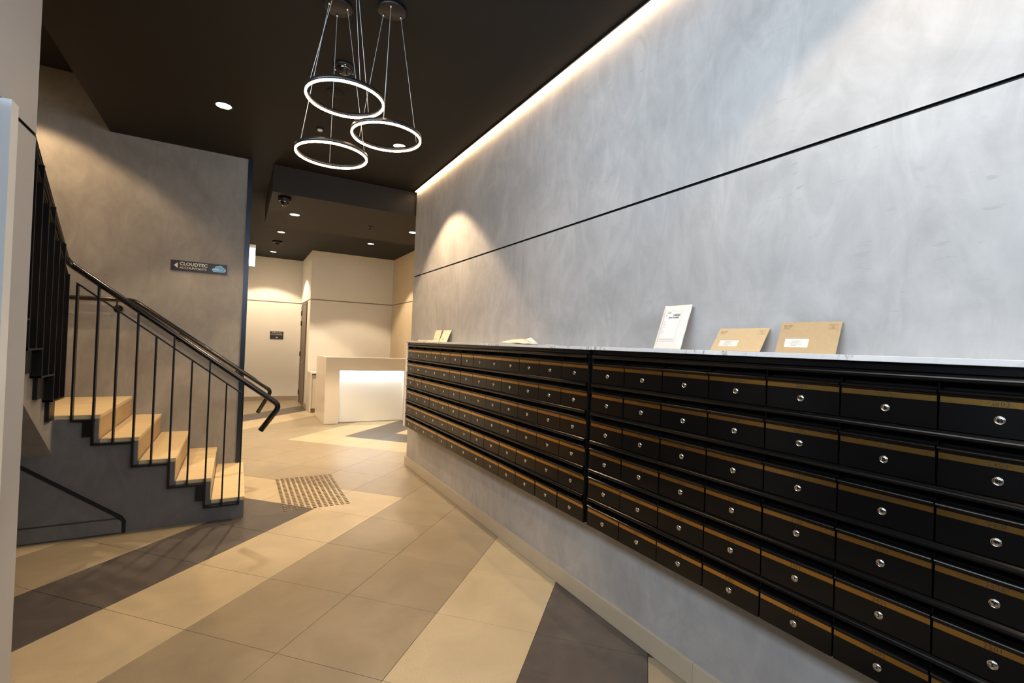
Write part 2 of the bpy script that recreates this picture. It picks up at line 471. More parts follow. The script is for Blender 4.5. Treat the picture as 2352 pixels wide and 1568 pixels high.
grooved_y('wall_back', -0.1, 1.5, 13.3, 13.5, 'white', 'white far wall carrying the small black carpark sign')
b = MB().prism([(1.38, 0), (1.38, 2.455), (1.39, 2.455), (1.39, 2.475), (1.38, 2.475), (1.38, H), (1.5, H), (1.5, 0)], 11.70, 13.3, 'y', edge_mi=[0, 1, 1, 1, 0, 0, 0, 0]).box(1.3802, 1.381, 11.5, 11.71, 2.455, 2.475, 1)
struct(b.build('wall_door_side', ['white', 'tan_gap']), 'white return wall holding the brown door', 'wall')
grooved_y('wall_reception', 1.3805, 3.22, 11.5, 11.7, 'white', 'white wall behind the reception desk')
b = MB().prism([(3.22, 0), (3.22, 2.455), (3.23, 2.455), (3.23, 2.475), (3.22, 2.475), (3.22, H), (3.4, H), (3.4, 0)], 6.03, 11.7, 'y', edge_mi=[0, 1, 1, 1, 0, 0, 0, 0])
struct(b.build('wall_reception_right', ['beige', 'tan_gap']), 'beige panelled wall to the right of the reception desk', 'wall')
b = MB().box(0.03, 1.38, 13.285, 13.3, 0, 0.105)
struct(b.build('baseboard_back', 'skirt2'), 'taupe skirting along the far white wall', 'skirting')
b = MB().box(1.365, 1.38, 11.485, 12.0, 0, 0.11).box(1.38, 3.22, 11.485, 11.5, 0, 0.11)
struct(b.build('baseboard_reception', 'skirt2'), 'taupe skirting around the reception wall corner', 'skirting')
b = MB().box(3.205, 3.22, 6.03, 11.485, 0, 0.11)
struct(b.build('baseboard_reception_right', 'skirt2'), 'taupe skirting along the beige wall', 'skirting')

# door in the return wall (seen edge on)
d = bpy.data.objects.new('door_1', None); COL.objects.link(d); d.location = (1.38, 12.35, 0)
struct(d, 'brown door seen edge-on between the two white walls', 'door')
MB().box(1.355, 1.379, 11.98, 12.04, 0, 2.44).box(1.355, 1.379, 12.86, 12.92, 0, 2.44).box(1.355, 1.379, 12.04, 12.86, 2.38, 2.44).build('door_frame', 'doorm', d, 0.002)
MB().box(1.362, 1.379, 12.045, 12.855, 0.01, 2.375).build('door_leaf', 'doorm', d)
for hz in (0.25, 1.2, 1.95, 2.2): MB().tube([(1.350, 12.86, hz - 0.06), (1.350, 12.86, hz + 0.06)], 0.012, 8).build('hinge', 'bsteel2', d)
MB().box(1.33, 1.365, 12.72, 12.86, 2.30, 2.36).build('door_closer', 'grey', d, 0.003)
MB().tube([(1.362, 12.14, 1.02), (1.33, 12.14, 1.02), (1.33, 12.26, 1.02)], 0.009, 8).build('door_handle', 'chrome', d)

# ================================================================== MAILBOXES
XF = 1.800; CW = 0.26379; RH = 0.16486; Y0 = 5.5076; Z0 = 1.4413; GAPB = 0.0389
ZB = Z0 - 5 * RH - 0.047


def chain(cx, r, a0, a1, n, cz): return [(cx + r * math.cos(a0 + (a1 - a0) * k / n), cz + r * math.sin(a0 + (a1 - a0) * k / n)) for k in range(n + 1)]


door_prof = [(0.0, -0.0455), (0.0, 0.0555)] + [(-0.001 - 0.009 * math.sin(math.pi * k / 6), 0.0580 + 0.0145 * k / 6) for k in range(7)] + [(0.010, 0.0725), (0.010, -0.0455)]
dm = MB().prism(door_prof, -CW / 2 + 0.0028, CW / 2 - 0.0028, 'y').mesh('mailbox_door', 'box')
gm = MB().box(-0.0008, 0.0004, -CW / 2 + 0.004, CW / 2 - 0.004, 0.0350, 0.0520).mesh('gold_strip', 'gold')
lk = MB()
lk.lathe([(0.0122, 0.0), (0.0122, -0.0022), (0.0112, -0.0036), (0.0098, -0.0036), (0.0092, -0.0022), (0.0088, -0.0030), (0.0060, -0.0036), (0.0001, -0.0038)], (0, 0, 0), 'x', 20, 0)
lk.box(-0.0042, -0.0030, -0.0011, 0.0011, -0.0045, 0.0045, 1).lathe([(0.0022, -0.0042), (0.0001, -0.0043)], (0, 0, 0.0012), 'x', 8, 1)
lkm = lk.mesh('lock', ['chrome', 'black'])


def mailbox_bank(c0, c1, label, ytop):
    yL = Y0 - c0 * CW - (GAPB if c0 >= 13 else 0) + CW / 2
    yR = yL - (c1 - c0) * CW
    t = thing('mailbox_bank', (XF + 0.08, (yL + yR) / 2, ZB), label, 'mailboxes', 'wall mailbox banks')
    zt = 1.587
    m = MB().box(XF + 0.034, 1.9545, yR, yL, ZB, zt)
    m.box(XF + 0.001, XF + 0.034, yL - 0.0012, yL + 0.004, ZB, zt).box(XF + 0.001, XF + 0.034, yR - 0.004, yR + 0.0012, ZB, zt)
    m.box(XF + 0.012, XF + 0.034, yR, yL, ZB, ZB + 0.003)
    m.build('case', 'boxdark', t)
    MB().box(XF + 0.004, XF + 0.034, yR, yL, Z0 + 0.1205, zt).build('fascia', 'box', t)
    for r in range(6):
        zc = Z0 - r * RH + RH
        hp = [(XF + 0.030, zc - 0.0475), (XF + 0.002, zc - 0.0475)] + [(XF - 0.001 - 0.013 * math.sin(math.pi * (k + 1) / 8), zc - 0.0485 - 0.0215 * k / 6) for k in range(7)] + [(XF + 0.030, zc - 0.0690)]
        MB().prism(hp, yR + 0.006, yL - 0.006, 'y').build('hood', 'box', t)
    fins = MB()
    for r in range(6):
        zc = Z0 - r * RH
        for c in range(c0, c1 + 1):
            y = yL - (c - c0) * CW
            fins.box(XF + 0.003, XF + 0.034, y - 0.0010, y + 0.0010, zc + 0.06, zc + 0.098)
    o = fins.build('slot_dividers', 'box', t); o['kind'] = 'stuff'
    to = world_loc(t)
    for c in range(c0, c1):
        for r in range(6):
            y = yL - (c - c0 + 0.5) * CW; z = Z0 - r * RH
            ry = random.gauss(0, 0.004); rz = random.gauss(0, 0.006)
            o = link('mailbox_door', dm, t, Vector((XF, y, z)) - to, (0, ry, rz))
            link('gold_strip', gm, o, (0, 0, 0)); link('lock', lkm, o, (0, 0, 0))
            if c >= 14:
                k = (c - 19) * 6 + r + (24 * 6 + 2)
                n = '%d%02d' % (k // 6, k % 6 + 1)
                q = link('number', text_mesh(n, 0.0185, 'engrave', 0.0001, -0.0002, spacing=1.12), o, (-0.0011, 0.0, 0.0433))
                q.rotation_euler = ROT_NX.to_euler()
    return yL, yR


mailbox_bank(0, 13, 'black mailbox bank nearer the reception desk, thirteen columns with gold strips', 0)
mailbox_bank(13, 22, 'black mailbox bank at right nearest the camera, numbered gold strips', 0)
ct = MB().box(1.785, 1.9548, -1.7, 5.70, 1.5872, 1.606).build('marble_shelf', 'marble', bevel=0.0015)
tag(ct, 'grey-veined white marble shelf running along the top of the mailboxes', 'shelf')
ep = MB().box(1.79, 1.9548, 5.648, 5.698, ZB, 1.587).build('marble_end_panel', 'marble', bevel=0.0015)
tag(ep, 'upright marble panel closing the far end of the mailboxes', 'panel')

# ================================================================== LED STRIP, PENDANTS, DOWNLIGHTS
t = thing('led_strip_light', (1.93, 2.1, H), 'continuous warm LED strip along the top edge of the right wall', 'strip light')
MB().box(1.925, 1.9535, -1.8, 6.028, H - 0.012, H - 0.009).build('diffuser', 'led', t)
MB().box(1.914, 1.9245, -1.8, 6.028, H - 0.0135, H - 0.0005).box(1.9245, 1.9545, -1.8, 6.028, H - 0.0088, H - 0.0005).build('channel', 'bsteel2', t)


def pendant(x, y, z, ang, label, canopy=None):
    cx, cy = canopy or (x, y)
    t = thing('ring_pendant_light', (cx, cy, H), label, 'pendant light', 'ring pendant cluster')
    MB().lathe([(0.001, 0), (0.082, 0), (0.082, -0.018), (0.078, -0.022), (0.001, -0.022)], (cx, cy, H - 0.0003), 'z', 32).build('canopy', 'pend', t)
    R = 0.196
    MB().lathe([(R - 0.006, 0.006), (R + 0.006, 0.006), (R + 0.006, 0.026), (R - 0.006, 0.026)], (x, y, z), 'z', 72, sm=True, close=True).build('ring_housing', 'pend', t)
    MB().lathe([(R - 0.005, 0.0058), (R - 0.0052, 0.0), (R - 0.0025, -0.004), (R + 0.0025, -0.004), (R + 0.0052, 0.0), (R + 0.005, 0.0058)], (x, y, z), 'z', 72, sm=True, close=True).build('diffuser', 'ring', t)
    for k in range(3):
        a = ang + k * 2 * math.pi / 3
        p0 = (cx + 0.058 * math.cos(a), cy + 0.058 * math.sin(a), H - 0.022); p1 = (x + R * math.cos(a), y + R * math.sin(a), z + 0.026)
        MB().tube([p0, p1], 0.0013 if k else 0.0017, 6).build('suspension_wire', 'wire', t)
        MB().tube([p0, (p0[0], p0[1], p0[2] - 0.012)], 0.005, 8).build('wire_grip', 'chrome', t)
    return t


pendant(0.450, 2.665, 2.868, math.radians(40), 'highest of the three glowing ring pendants, at upper left')
pendant(0.716, 2.82, 2.790, math.radians(250), 'glowing ring pendant hanging at the right of the cluster')
pendant(0.438, 2.965, 2.665, math.radians(205), 'lowest glowing ring pendant, at lower left of the cluster')


def downlight(x, y, z, label, power, blend=0.22, angle=98, color=None):
    t = thing('downlight', (x, y, z), label, 'downlight', 'recessed ceiling downlights')
    MB().lathe([(0.074, -0.0005), (0.074, -0.004), (0.066, -0.005), (0.060, -0.002), (0.058, -0.0006)], (x, y, z), 'z', 28).build('trim_ring', 'pend', t)
    MB().lathe([(0.0595, -0.0012), (0.001, -0.0014)], (x, y, z), 'z', 28).build('lens', 'lens', t)
    l = bpy.data.lights.new('lamp', 'SPOT'); l.energy = power; l.color = color or (WARM2 if y > 6.5 else WARM); l.spot_size = math.radians(angle); l.spot_blend = blend; l.shadow_soft_size = 0.04
    o = bpy.data.objects.new('lamp', l); COL.objects.link(o); o.parent = t; o.location = (0, 0, -0.02)
    return t


downlight(-0.18, 4.81, H, 'downlight in the main ceiling above the stair foot', P_DOWN * .6)
downlight(1.34, 4.75, H, 'downlight in the main ceiling seen through the right ring pendant', P_DOWN * 1.5)
downlight(1.34, 0.62, H, 'downlight near the camera washing the right wall', P_DOWN * .30)
downlight(-0.18, 0.62, H, 'unseen downlight added near the camera by the entrance', P_DOWN * .12)  # unseen, added beside the wall downlight to light the near floor
downlight(0.604, 7.06, 3.25, 'downlight under the bulkhead beside the dome camera', P_DOWN * 1.4)
downlight(2.24, 7.02, 3.25, 'downlight under the bulkhead half hidden by the mailbox wall', P_DOWN * 1.3)
downlight(0.633, 9.94, H, 'downlight in the far ceiling just beyond the bulkhead', P_DOWN * 1.7)
downlight(2.28, 9.88, H, 'downlight in the far ceiling above the reception desk', P_DOWN * 1.3)
downlight(0.641, 12.36, H, 'farthest downlight, in front of the carpark sign wall', P_DOWN * 1.2, angle=108)
downlight(-1.85, 5.35, 4.05, 'downlight in the raised stairwell ceiling', P_DOWN * 0.95, angle=112, color=(1.0, 0.66, 0.35))

# ceiling fittings
t = thing('dome_fitting', (0.594, 3.61, H), 'glossy black dome fitting on the ceiling behind the ring pendants', 'ceiling fitting')
MB().lathe([(0.001, 0), (0.078, 0), (0.078, -0.012), (0.066, -0.018), (0.001, -0.018)], (0.594, 3.61, H - 0.0003), 'z', 28).build('base', 'pend', t)
MB().lathe([(0.058 * math.cos(a), -0.018 - 0.04 * math.sin(a)) for a in [math.pi / 2 * k / 7 for k in range(8)]], (0.594, 3.61, H), 'z', 28).build('dome', 'domeg', t)
for k in range(3):
    a = 2.1 * k + 0.4; MB().lathe([(0.006, -0.0182), (0.006, -0.024), (0.0005, -0.026)], (0.594 + 0.069 * math.cos(a), 3.61 + 0.069 * math.sin(a), H), 'z', 8).build('led', 'chrome', t)  # small chrome dots around the dome base, unlit
o = MB().lathe([(0.001, 0), (0.068, 0), (0.068, -0.006), (0.060, -0.009), (0.001, -0.009)], (0.60, 4.03, H - 0.0003), 'z', 28).build('round_cover', 'ceiling')
tag(o, 'flat dark round cover plate on the ceiling inside the upper ring', 'ceiling fitting')
t = thing('smoke_detector', (0.594, 4.79, H), 'small pale detector on the ceiling above the lowest ring', 'detector')
MB().lathe([(0.001, 0), (0.032, 0), (0.030, -0.014), (0.001, -0.014)], (0.594, 4.79, H - 0.0003), 'z', 20).build('base', 'ceiling', t)
MB().lathe([(0.024, -0.014), (0.020, -0.026), (0.001, -0.03)], (0.594, 4.79, H), 'z', 20).build('head', 'signwht', t)
t = thing('security_camera', (0.42, 6.26, 3.25), 'black dome security camera under the front of the bulkhead', 'camera')
MB().lathe([(0.001, 0), (0.072, 0), (0.070, -0.05), (0.056, -0.056), (0.001, -0.056)], (0.42, 6.26, 3.25 - 0.0003), 'z', 24).build('housing', 'pend', t)
MB().lathe([(0.05 * math.cos(a), -0.056 - 0.055 * math.sin(a)) for a in [math.pi / 2 * k / 7 for k in range(8)]], (0.42, 6.26, 3.25), 'z', 24).build('dome', 'domeg', t)
t = thing('smoke_detector', (0.632, 10.95, H), 'dark round detector on the far ceiling between two downlights', 'detector')
MB().lathe([(0.001, 0), (0.10, 0), (0.098, -0.025), (0.05, -0.04), (0.001, -0.04)], (0.632, 10.95, H - 0.0003), 'z', 20).build('base', 'pend', t)
MB().lathe([(0.04, -0.04), (0.036, -0.075), (0.001, -0.08)], (0.632, 10.95, H), 'z', 16).build('head', 'pend', t)


def sprinkler(x, y, z, label):
    t = thing('sprinkler', (x, y, z), label, 'sprinkler')
    MB().lathe([(0.001, 0), (0.035, 0), (0.030, -0.01), (0.001, -0.01)], (x, y, z - 0.0003), 'z', 16).build('escutcheon', 'pend', t)
    MB().lathe([(0.008, -0.01), (0.008, -0.045), (0.02, -0.047), (0.02, -0.052), (0.001, -0.052)], (x, y, z), 'z', 12).build('head', 'bsteel2', t)


sprinkler(1.608, 7.06, 3.25, 'black fire sprinkler under the bulkhead right of the hatch')
sprinkler(1.12, 8.9, H, 'black fire sprinkler on the far ceiling beyond the bulkhead')

# exit light box
t = thing('exit_light', (0.1, 7.45, 2.82), 'glowing white exit light box beside the gunmetal corner post', 'light')
MB().box(0.0305, 0.168, 7.40, 7.47, 2.79, 2.835).build('housing', 'signwht', t, 0.003)
MB().box(0.034, 0.164, 7.405, 7.465, 2.55, 2.79).build('lit_panel', 'exitl', t, 0.003)

# ================================================================== STAIRS
NX = [0.10, -0.155, -0.41, -0.66, -0.908]; RZ = [0.18, 0.367, 0.558, 0.747, 0.935]
YS0, YS1 = 4.785, 6.099
st = thing('staircase', (-0.9, 5.4, 0), 'concrete staircase with travertine treads climbing to a landing and turning forward', 'staircase')
pr_ = [(0.10, 0.0)]
for k in range(5):
    pr_.append((NX[k], RZ[k] - 0.03)); pr_.append(((NX[k + 1] if k < 4 else -2.39), RZ[k] - 0.03))
pr_.append((-2.39, 0.0))
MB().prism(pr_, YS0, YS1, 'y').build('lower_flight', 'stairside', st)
for k in range(5):
    x1 = NX[k] + 0.006; x0 = (NX[k + 1] if k < 4 else -2.39)
    MB().box(x0 + 0.012, x1, YS0 + 0.004, YS1, RZ[k] - 0.0295, RZ[k]).build('tread', 'tread', st, 0.0015)
    MB().box(x0, x0 + 0.012, YS0, YS1, RZ[k] - 0.0295, RZ[k]).build('tread_edge', 'stairside', st) if k < 4 else None
    zb = RZ[k - 1] if k else 0.0
    MB().box(NX[k] + 0.0002, NX[k] + 0.004, YS0 + 0.004, YS1, zb, RZ[k] - 0.030).build('riser', 'riser' if k else 'riser', st)
# upper flight, coming forward
pu = [(YS0, 0.64)]
y = YS0; z = 0.935; RU = 0.187; GU = 0.25
pu += [(YS0, 0.905)]
zz = 0.905; yy = YS0; ups = []
for k in range(8):
    zz += RU; pu.append((yy, zz + 0.03)); ups.append((yy, yy - GU, zz + 0.03)); yy -= GU; pu.append((yy, zz + 0.03))
pu.append((yy, 0.64 + (YS0 - yy) * 0.748))
MB().prism(pu, -2.39, -1.165, 'x').build('upper_flight', 'plaster2', st)
for (a, c, z) in ups:
    MB().box(-2.38, -1.22, c + 0.008, a + 0.006, z + 0.0003, z + 0.012).build('tread', 'tread', st, 0.0015)
    MB().box(-2.38, -1.22, a + 0.0003, a + 0.004, z - RU + 0.012, z).build('riser', 'riser', st)
# raised panel, black strip put in for the dark diagonal band, and skirting
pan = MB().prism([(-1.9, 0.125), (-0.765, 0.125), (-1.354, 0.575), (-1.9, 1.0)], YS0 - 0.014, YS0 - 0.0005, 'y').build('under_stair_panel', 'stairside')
tag(pan, 'triangular raised panel under the upper flight', 'panel')
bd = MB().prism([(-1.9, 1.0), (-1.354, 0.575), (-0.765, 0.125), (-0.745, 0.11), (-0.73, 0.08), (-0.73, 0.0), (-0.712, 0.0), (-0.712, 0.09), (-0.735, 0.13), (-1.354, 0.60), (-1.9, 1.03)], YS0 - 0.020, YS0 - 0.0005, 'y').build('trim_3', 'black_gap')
struct(bd, 'black strip along the diagonal edge under the stair', 'trim')
b = MB().prism([(-1.9, 0.012), (-0.735, 0.012), (-0.735, 0.085), (-0.745, 0.105), (-0.765, 0.115), (-1.9, 0.122)], YS0 - 0.030, YS0 - 0.001, 'y')
struct(b.build('baseboard_stair', 'stairside'), 'grey skirting at the foot of the under-stair panel', 'skirting')

# ---------------- balustrade
YB = 4.760
rl = thing('stair_railing', (-0.5, YB, 0.1), 'black steel balustrade with handrail along the open side of the stair', 'railing')
sub = lambda x: 1.923 - 0.762 * (x + 1.053)
hrl = lambda x: 2.096 - 0.761 * (x + 1.119)
bx = [-1.060, -0.935, -0.812, -0.687, -0.566, -0.446, -0.318, -0.192, -0.066, 0.060]
RB = {-1.060: .905, -0.935: .72, -0.812: .72, -0.687: .53, -0.566: .53, -0.446: .336, -0.318: .336, -0.192: .142, -0.066: .142, 0.060: .142}
for k, x in enumerate(bx):
    top = hrl(x) - 0.02 if k % 2 else sub(x)
    MB().box(x - 0.006, x + 0.006, YB - 0.022, YB + 0.022, RB[x] - 0.006, top).build('baluster', 'bsteel2', rl)
for a, c, z in ((-1.066, -0.929, .905), (-0.941, -0.681, .72), (-0.693, -0.440, .53), (-0.452, -0.186, .336), (-0.198, 0.066, .142)):
    MB().box(a, c, YB - 0.023, YB + 0.023, z - 0.012, z).build('bottom_rail', 'bsteel2', rl)
m = MB().prism([(-1.066, sub(-1.066)), (0.066, sub(0.066)), (0.066, sub(0.066) + 0.012), (-1.066, sub(-1.066) + 0.012)], YB - 0.020, YB + 0.020, 'y')
m.build('top_rail', 'bsteel2', rl)
for a, c, z0, z1 in ((-0.995, -0.941, .775, .893), (-0.255, -0.198, .194, .326)):
    MB().box(a, c, YB - 0.016, YS0 - 0.0005, z0, z1).build('fixing_plate', 'bsteel2', rl, 0.002)


def rounded(pts, rad, n=7):
    pts = [Vector(p) for p in pts]; out = [pts[0]]
    for i in range(1, len(pts) - 1):
        a = (pts[i - 1] - pts[i]).normalized(); c = (pts[i + 1] - pts[i]).normalized()
        p0 = pts[i] + a * rad; p1 = pts[i] + c * rad
        for k in range(n + 1):
            t = k / n; out.append(p0 * (1 - t) ** 2 + pts[i] * 2 * t * (1 - t) + p1 * t * t)
    out.append(pts[-1]); return out


hx = 0.355
hp = rounded([(-1.14, 2.2, 2.10 + (YB + .03 - 2.2) * 0.83), (-1.14, YB + 0.03, 2.10), (hx, YB, hrl(hx)), (0.205, YB, 0.755)], 0.06)
MB().tube(hp, 0.0235, 14).build('handrail', 'bsteel', rl)
XB = -1.135
hz2 = lambda y: 2.10 + (YB + .03 - y) * 0.83
lev = lambda k: 1.122 + 0.187 * k - 0.036
for k in range(9):
    for q, (y, z) in enumerate(((YS0 - 0.25 * k - 0.027, lev(max(0, k - 1))), (YS0 - 0.25 * k - 0.152, lev(k)))):
        top = hz2(y) - 0.02 if q else hz2(y) - 0.125
        MB().box(XB - 0.028, XB + 0.028, y - 0.006, y + 0.006, z - 0.011, top).build('baluster', 'bsteel2', rl)
    MB().box(XB - 0.0285, XB + 0.0285, YS0 - 0.25 * (k + 1) - 0.033, YS0 - 0.25 * k - 0.021, lev(k) - 0.012, lev(k)).build('bottom_rail', 'bsteel2', rl)
MB().prism([(2.65, hz2(2.65) - 0.137), (4.764, hz2(4.764) - 0.137), (4.764, hz2(4.764) - 0.125), (2.65, hz2(2.65) - 0.125)], XB - 0.02, XB + 0.02, 'x').build('top_rail', 'bsteel2', rl)
for s_ in range(8):
    ya = YS0 - 0.25 * s_ - 0.10; z = lev(s_) - 0.012
    MB().box(-1.1645, -1.140, ya - 0.12, ya, z - 0.15, z).build('fixing_plate', 'bsteel2', rl, 0.002)

wr = thing('wall_handrail', (-0.3, 6.08, 1.5), 'black tubular handrail fixed to the wall behind the stair', 'handrail')
ih = lambda x: 1.9 - 0.728 * (x + 0.913)
MB().tube(rounded([(-2.0, 6.03, 1.885), (-0.913, 6.03, 1.9), (0.352, 6.03, ih(0.352)), (0.225, 6.03, 0.735)], 0.05), 0.0215, 12).build('rail', 'bsteel', wr)
for x, z in ((-1.55, 1.87), (-1.045, 1.875), (-0.52, ih(-0.52) - 0.015), (0.0, ih(0.0) - 0.015)):
    MB().tube([(x, 6.03, z), (x, 6.035, z - 0.055), (x, 6.098, z - 0.065)], 0.007, 8).build('bracket', 'bsteel2', wr)
    MB().lathe([(0.038, 0), (0.038, -0.008), (0.001, -0.012)], (x, 6.0995, z - 0.065), 'y', 20).build('rosette', 'bsteel2', wr)

# ================================================================== TACTILE STUDS
tg = thing('tactile_indicator', (0.72, 5.35, 0), 'field of round stainless tactile studs on the floor before the stair', 'tactile studs')
smesh = MB().lathe([(0.0180, 0.0), (0.0165, 0.002), (0.0115, 0.005)], (0, 0, 0), 'z', 8, 1).lathe([(0.0115, 0.005), (0.0005, 0.0052)], (0, 0, 0), 'z', 8, 0).mesh('stud', ['steel', 'steeledge'])
for i in range(12):
    for j in range(23):
        link('stud', smesh, tg, Vector((0.440 + 0.0502 * i, 4.802 + 0.0497 * j, 0.0001)) - Vector((0.72, 5.35, 0)))

# ================================================================== RECEPTION DESK
DY = 9.38
dk = thing('reception_desk', (2.2, DY + 0.3, 0), 'white reception desk with a brightly lit recessed front panel', 'desk')
m = MB()
m.box(1.44, 1.69, DY, DY + 0.34, 0.004, 1.25)       # left leg
m.box(1.69, 2.93, DY, DY + 0.34, 1.0, 1.25)         # top band
m.box(2.93, 3.20, DY, DY + 0.34, 0.004, 1.25)
m.build('front_frame', 'desk', dk)
MB().box(1.44, 1.50, DY + 0.341, DY + 1.2, 0.004, 1.25).build('side_panel', 'desk', dk)
MB().box(1.6905, 2.9295, DY + 0.10, DY + 0.13, 0.012, 0.999).build('lit_panel', 'deskp', dk)
MB().box(1.72, 2.90, DY + 0.035, DY + 0.075, 0.985, 0.9985).build('led_strip', 'desklight', dk)
MB().box(1.50, 3.20, DY + 0.341, DY + 0.9, 1.0, 1.04).build('worktop', 'desk', dk)
t = thing('low_cabinet', (1.7, 11.2, 0), 'low white cabinet with an overhanging top behind the reception desk', 'cabinet')
MB().box(1.40, 2.3, 10.94, 11.484, 0.09, 0.80).build('body', 'desk', t)
MB().box(1.37, 2.32, 10.90, 11.484, 0.83, 0.865).build('top', 'desk', t, 0.003)
MB().box(1.42, 2.28, 10.96, 11.48, 0.80, 0.83).build('shadow_gap', 'tan_gap', t)
MB().box(1.42, 2.28, 10.98, 11.48, 0.0, 0.09).build('plinth', 'skirt2', t)
MB().box(1.37, 1.40, 10.90, 11.484, 0.0, 0.83).build('side_panel', 'desk', t)

# ================================================================== SIGNS
sg = thing('wall_sign', (-0.38, 6.095, 2.30), 'black CLOUDTEC ACCOUNTANTS sign with arrow and blue cloud on stair wall', 'sign')
MB().box(-0.634, -0.128, 6.088, 6.0995, 2.250, 2.355).build('plate', 'signblk', sg)
so = world_loc(sg)


def flat_y(name, parent, me, x, y, z):
    o = link(name, me, parent, Vector((x, y, z)) - world_loc(parent)); o.rotation_euler = ROT_NY.to_euler(); return o


flat_y('lettering', sg, text_mesh('CLOUDTEC', 0.047, 'signwht', 0.0004, 0.0012, 'LEFT', 1.0), -0.528 - 0.03, 6.0874, 2.3215)
flat_y('lettering', sg, text_mesh('ACCOUNTANTS', 0.032, 'signwht', 0.0004, 0.0002, 'LEFT', 1.0), -0.528 - 0.03, 6.0874, 2.281)
MB().prism([(-0.606, 2.303), (-0.574, 2.333), (-0.574, 2.273)], 6.0868, 6.0878, 'y').build('arrow', 'signwht', sg)


def cloud(cx, cz, s, y0, y1):
    pts = []
    for (ox, oz, r, a0, a1) in ((-0.040, -0.012, 0.020, 270, 110), (-0.016, 0.010, 0.020, 190, 80), (0.012, 0.012, 0.024, 130, 20), (0.040, -0.010, 0.022, 60, -90)):
        for k in range(9):
            a = math.radians(a0 + (a1 - a0) * k / 8); pts.append((cx + s * (ox + r * math.cos(a)), cz + s * (oz + r * math.sin(a))))
    return MB().prism(pts, y0, y1, 'y')


cloud(-0.205, 2.302, 1.02, 6.0870, 6.0878).build('cloud_outline', 'signpale', sg)
cloud(-0.205, 2.302, 0.90, 6.0862, 6.0869).build('cloud', 'signblue', sg)
MB().box(-0.248, -0.200, 6.0855, 6.0861, 2.290, 2.299).build('cloud_band', 'signpale', sg)
MB().box(-0.199, -0.172, 6.0855, 6.0861, 2.288, 2.298).build('cloud_band', 'signpink', sg)
MB().box(-0.225, -0.205, 6.0855, 6.0861, 2.304, 2.316).build('cloud_patch', 'signgreen', sg)

s2 = thing('wall_sign', (0.85, 13.297, 1.63), 'small black THROUGH TO CARPARK sign on the far white wall', 'sign')
MB().box(0.694, 0.994, 13.290, 13.2995, 1.535, 1.727).build('plate', 'signblk', s2)
flat_y('lettering', s2, text_mesh('THROUGH', 0.050, 'signwht', 0.0004, 0.0), 0.844, 13.2894, 1.696)
flat_y('lettering', s2, text_mesh('TO CARPARK', 0.043, 'signwht', 0.0004, 0.0), 0.844, 13.2894, 1.648)
MB().box(0.815, 0.85, 13.2886, 13.2899, 1.573, 1.585).prism([(0.848, 1.600), (0.848, 1.558), (0.876, 1.579)], 13.2886, 13.2899, 'y').build('arrow', 'signwht', s2)

# ================================================================== MAIL ON THE SHELF
ZM = 1.6062


def leaning(name, label, cat, y_left, y_right, xb, zt, xt, dy_top, th, m, group=None, bulge=0.0, zb=ZM):
    """flat rectangular item standing on the shelf, leaning back on the wall. local frame: u along -Y, v up the lean, w out"""
    p0 = Vector((xb, y_left, zb)); U = Vector((0, y_right - y_left, 0)); V = Vector((xt - xb, dy_top, zt - zb))
    Wd, Hh = U.length, V.length; U.normalize(); V.normalize(); V = (V - U * V.dot(U)); V.normalize(); Nn = U.cross(V)
    e = thing(name, p0 + U * Wd / 2, label, cat, group)
    e.rotation_euler = Matrix((U, V, Nn)).transposed().to_euler()
    return e, Wd, Hh


def sheet(w, h, th, nx=1, ny=1, fn=None, x0=None):
    b = MB(); x0 = -w / 2 if x0 is None else x0; vs = []; fs = []
    for s_ in (0, 1):
        for j in range(ny + 1):
            for i in range(nx + 1):
                u, v = i / nx, j / ny; z = (th if s_ else 0) + ((fn(u, v) if fn else 0) * (1 if s_ else 0.2))
                vs.append((x0 + w * u, h * v, z))
    n = (nx + 1) * (ny + 1)
    for j in range(ny):
        for i in range(nx):
            a = j * (nx + 1) + i; q = (a, a + 1, a + nx + 2, a + nx + 1)
            fs.append(tuple(n + k for k in q)); fs.append(tuple(reversed(q)))
    per = [i for i in range(nx + 1)] + [(j + 1) * (nx + 1) - 1 for j in range(1, ny + 1)] + [ny * (nx + 1) + i for i in range(nx - 1, -1, -1)] + [j * (nx + 1) for j in range(ny - 1, 0, -1)]
    for k in range(len(per)):
        a, c = per[k], per[(k + 1) % len(per)]; fs.append((a, c, c + n, a + n))
    return b.add(vs, fs, 0, fn is not None)


def lpart(name, mb, m, parent):
    o = bpy.data.objects.new(name, mb.mesh(name, m)); COL.objects.link(o); o.parent = parent; return o


def rect(x0, x1, y0, y1, z, th=0.0003): return MB().box(x0, x1, y0, y1, z, z + th)


def ltext(parent, txt, size, m, x, y, z, align='LEFT', off=0.0):
    o = link('print', text_mesh(txt, size, m, 0.0001, off, align), parent, (x, y, z)); return o


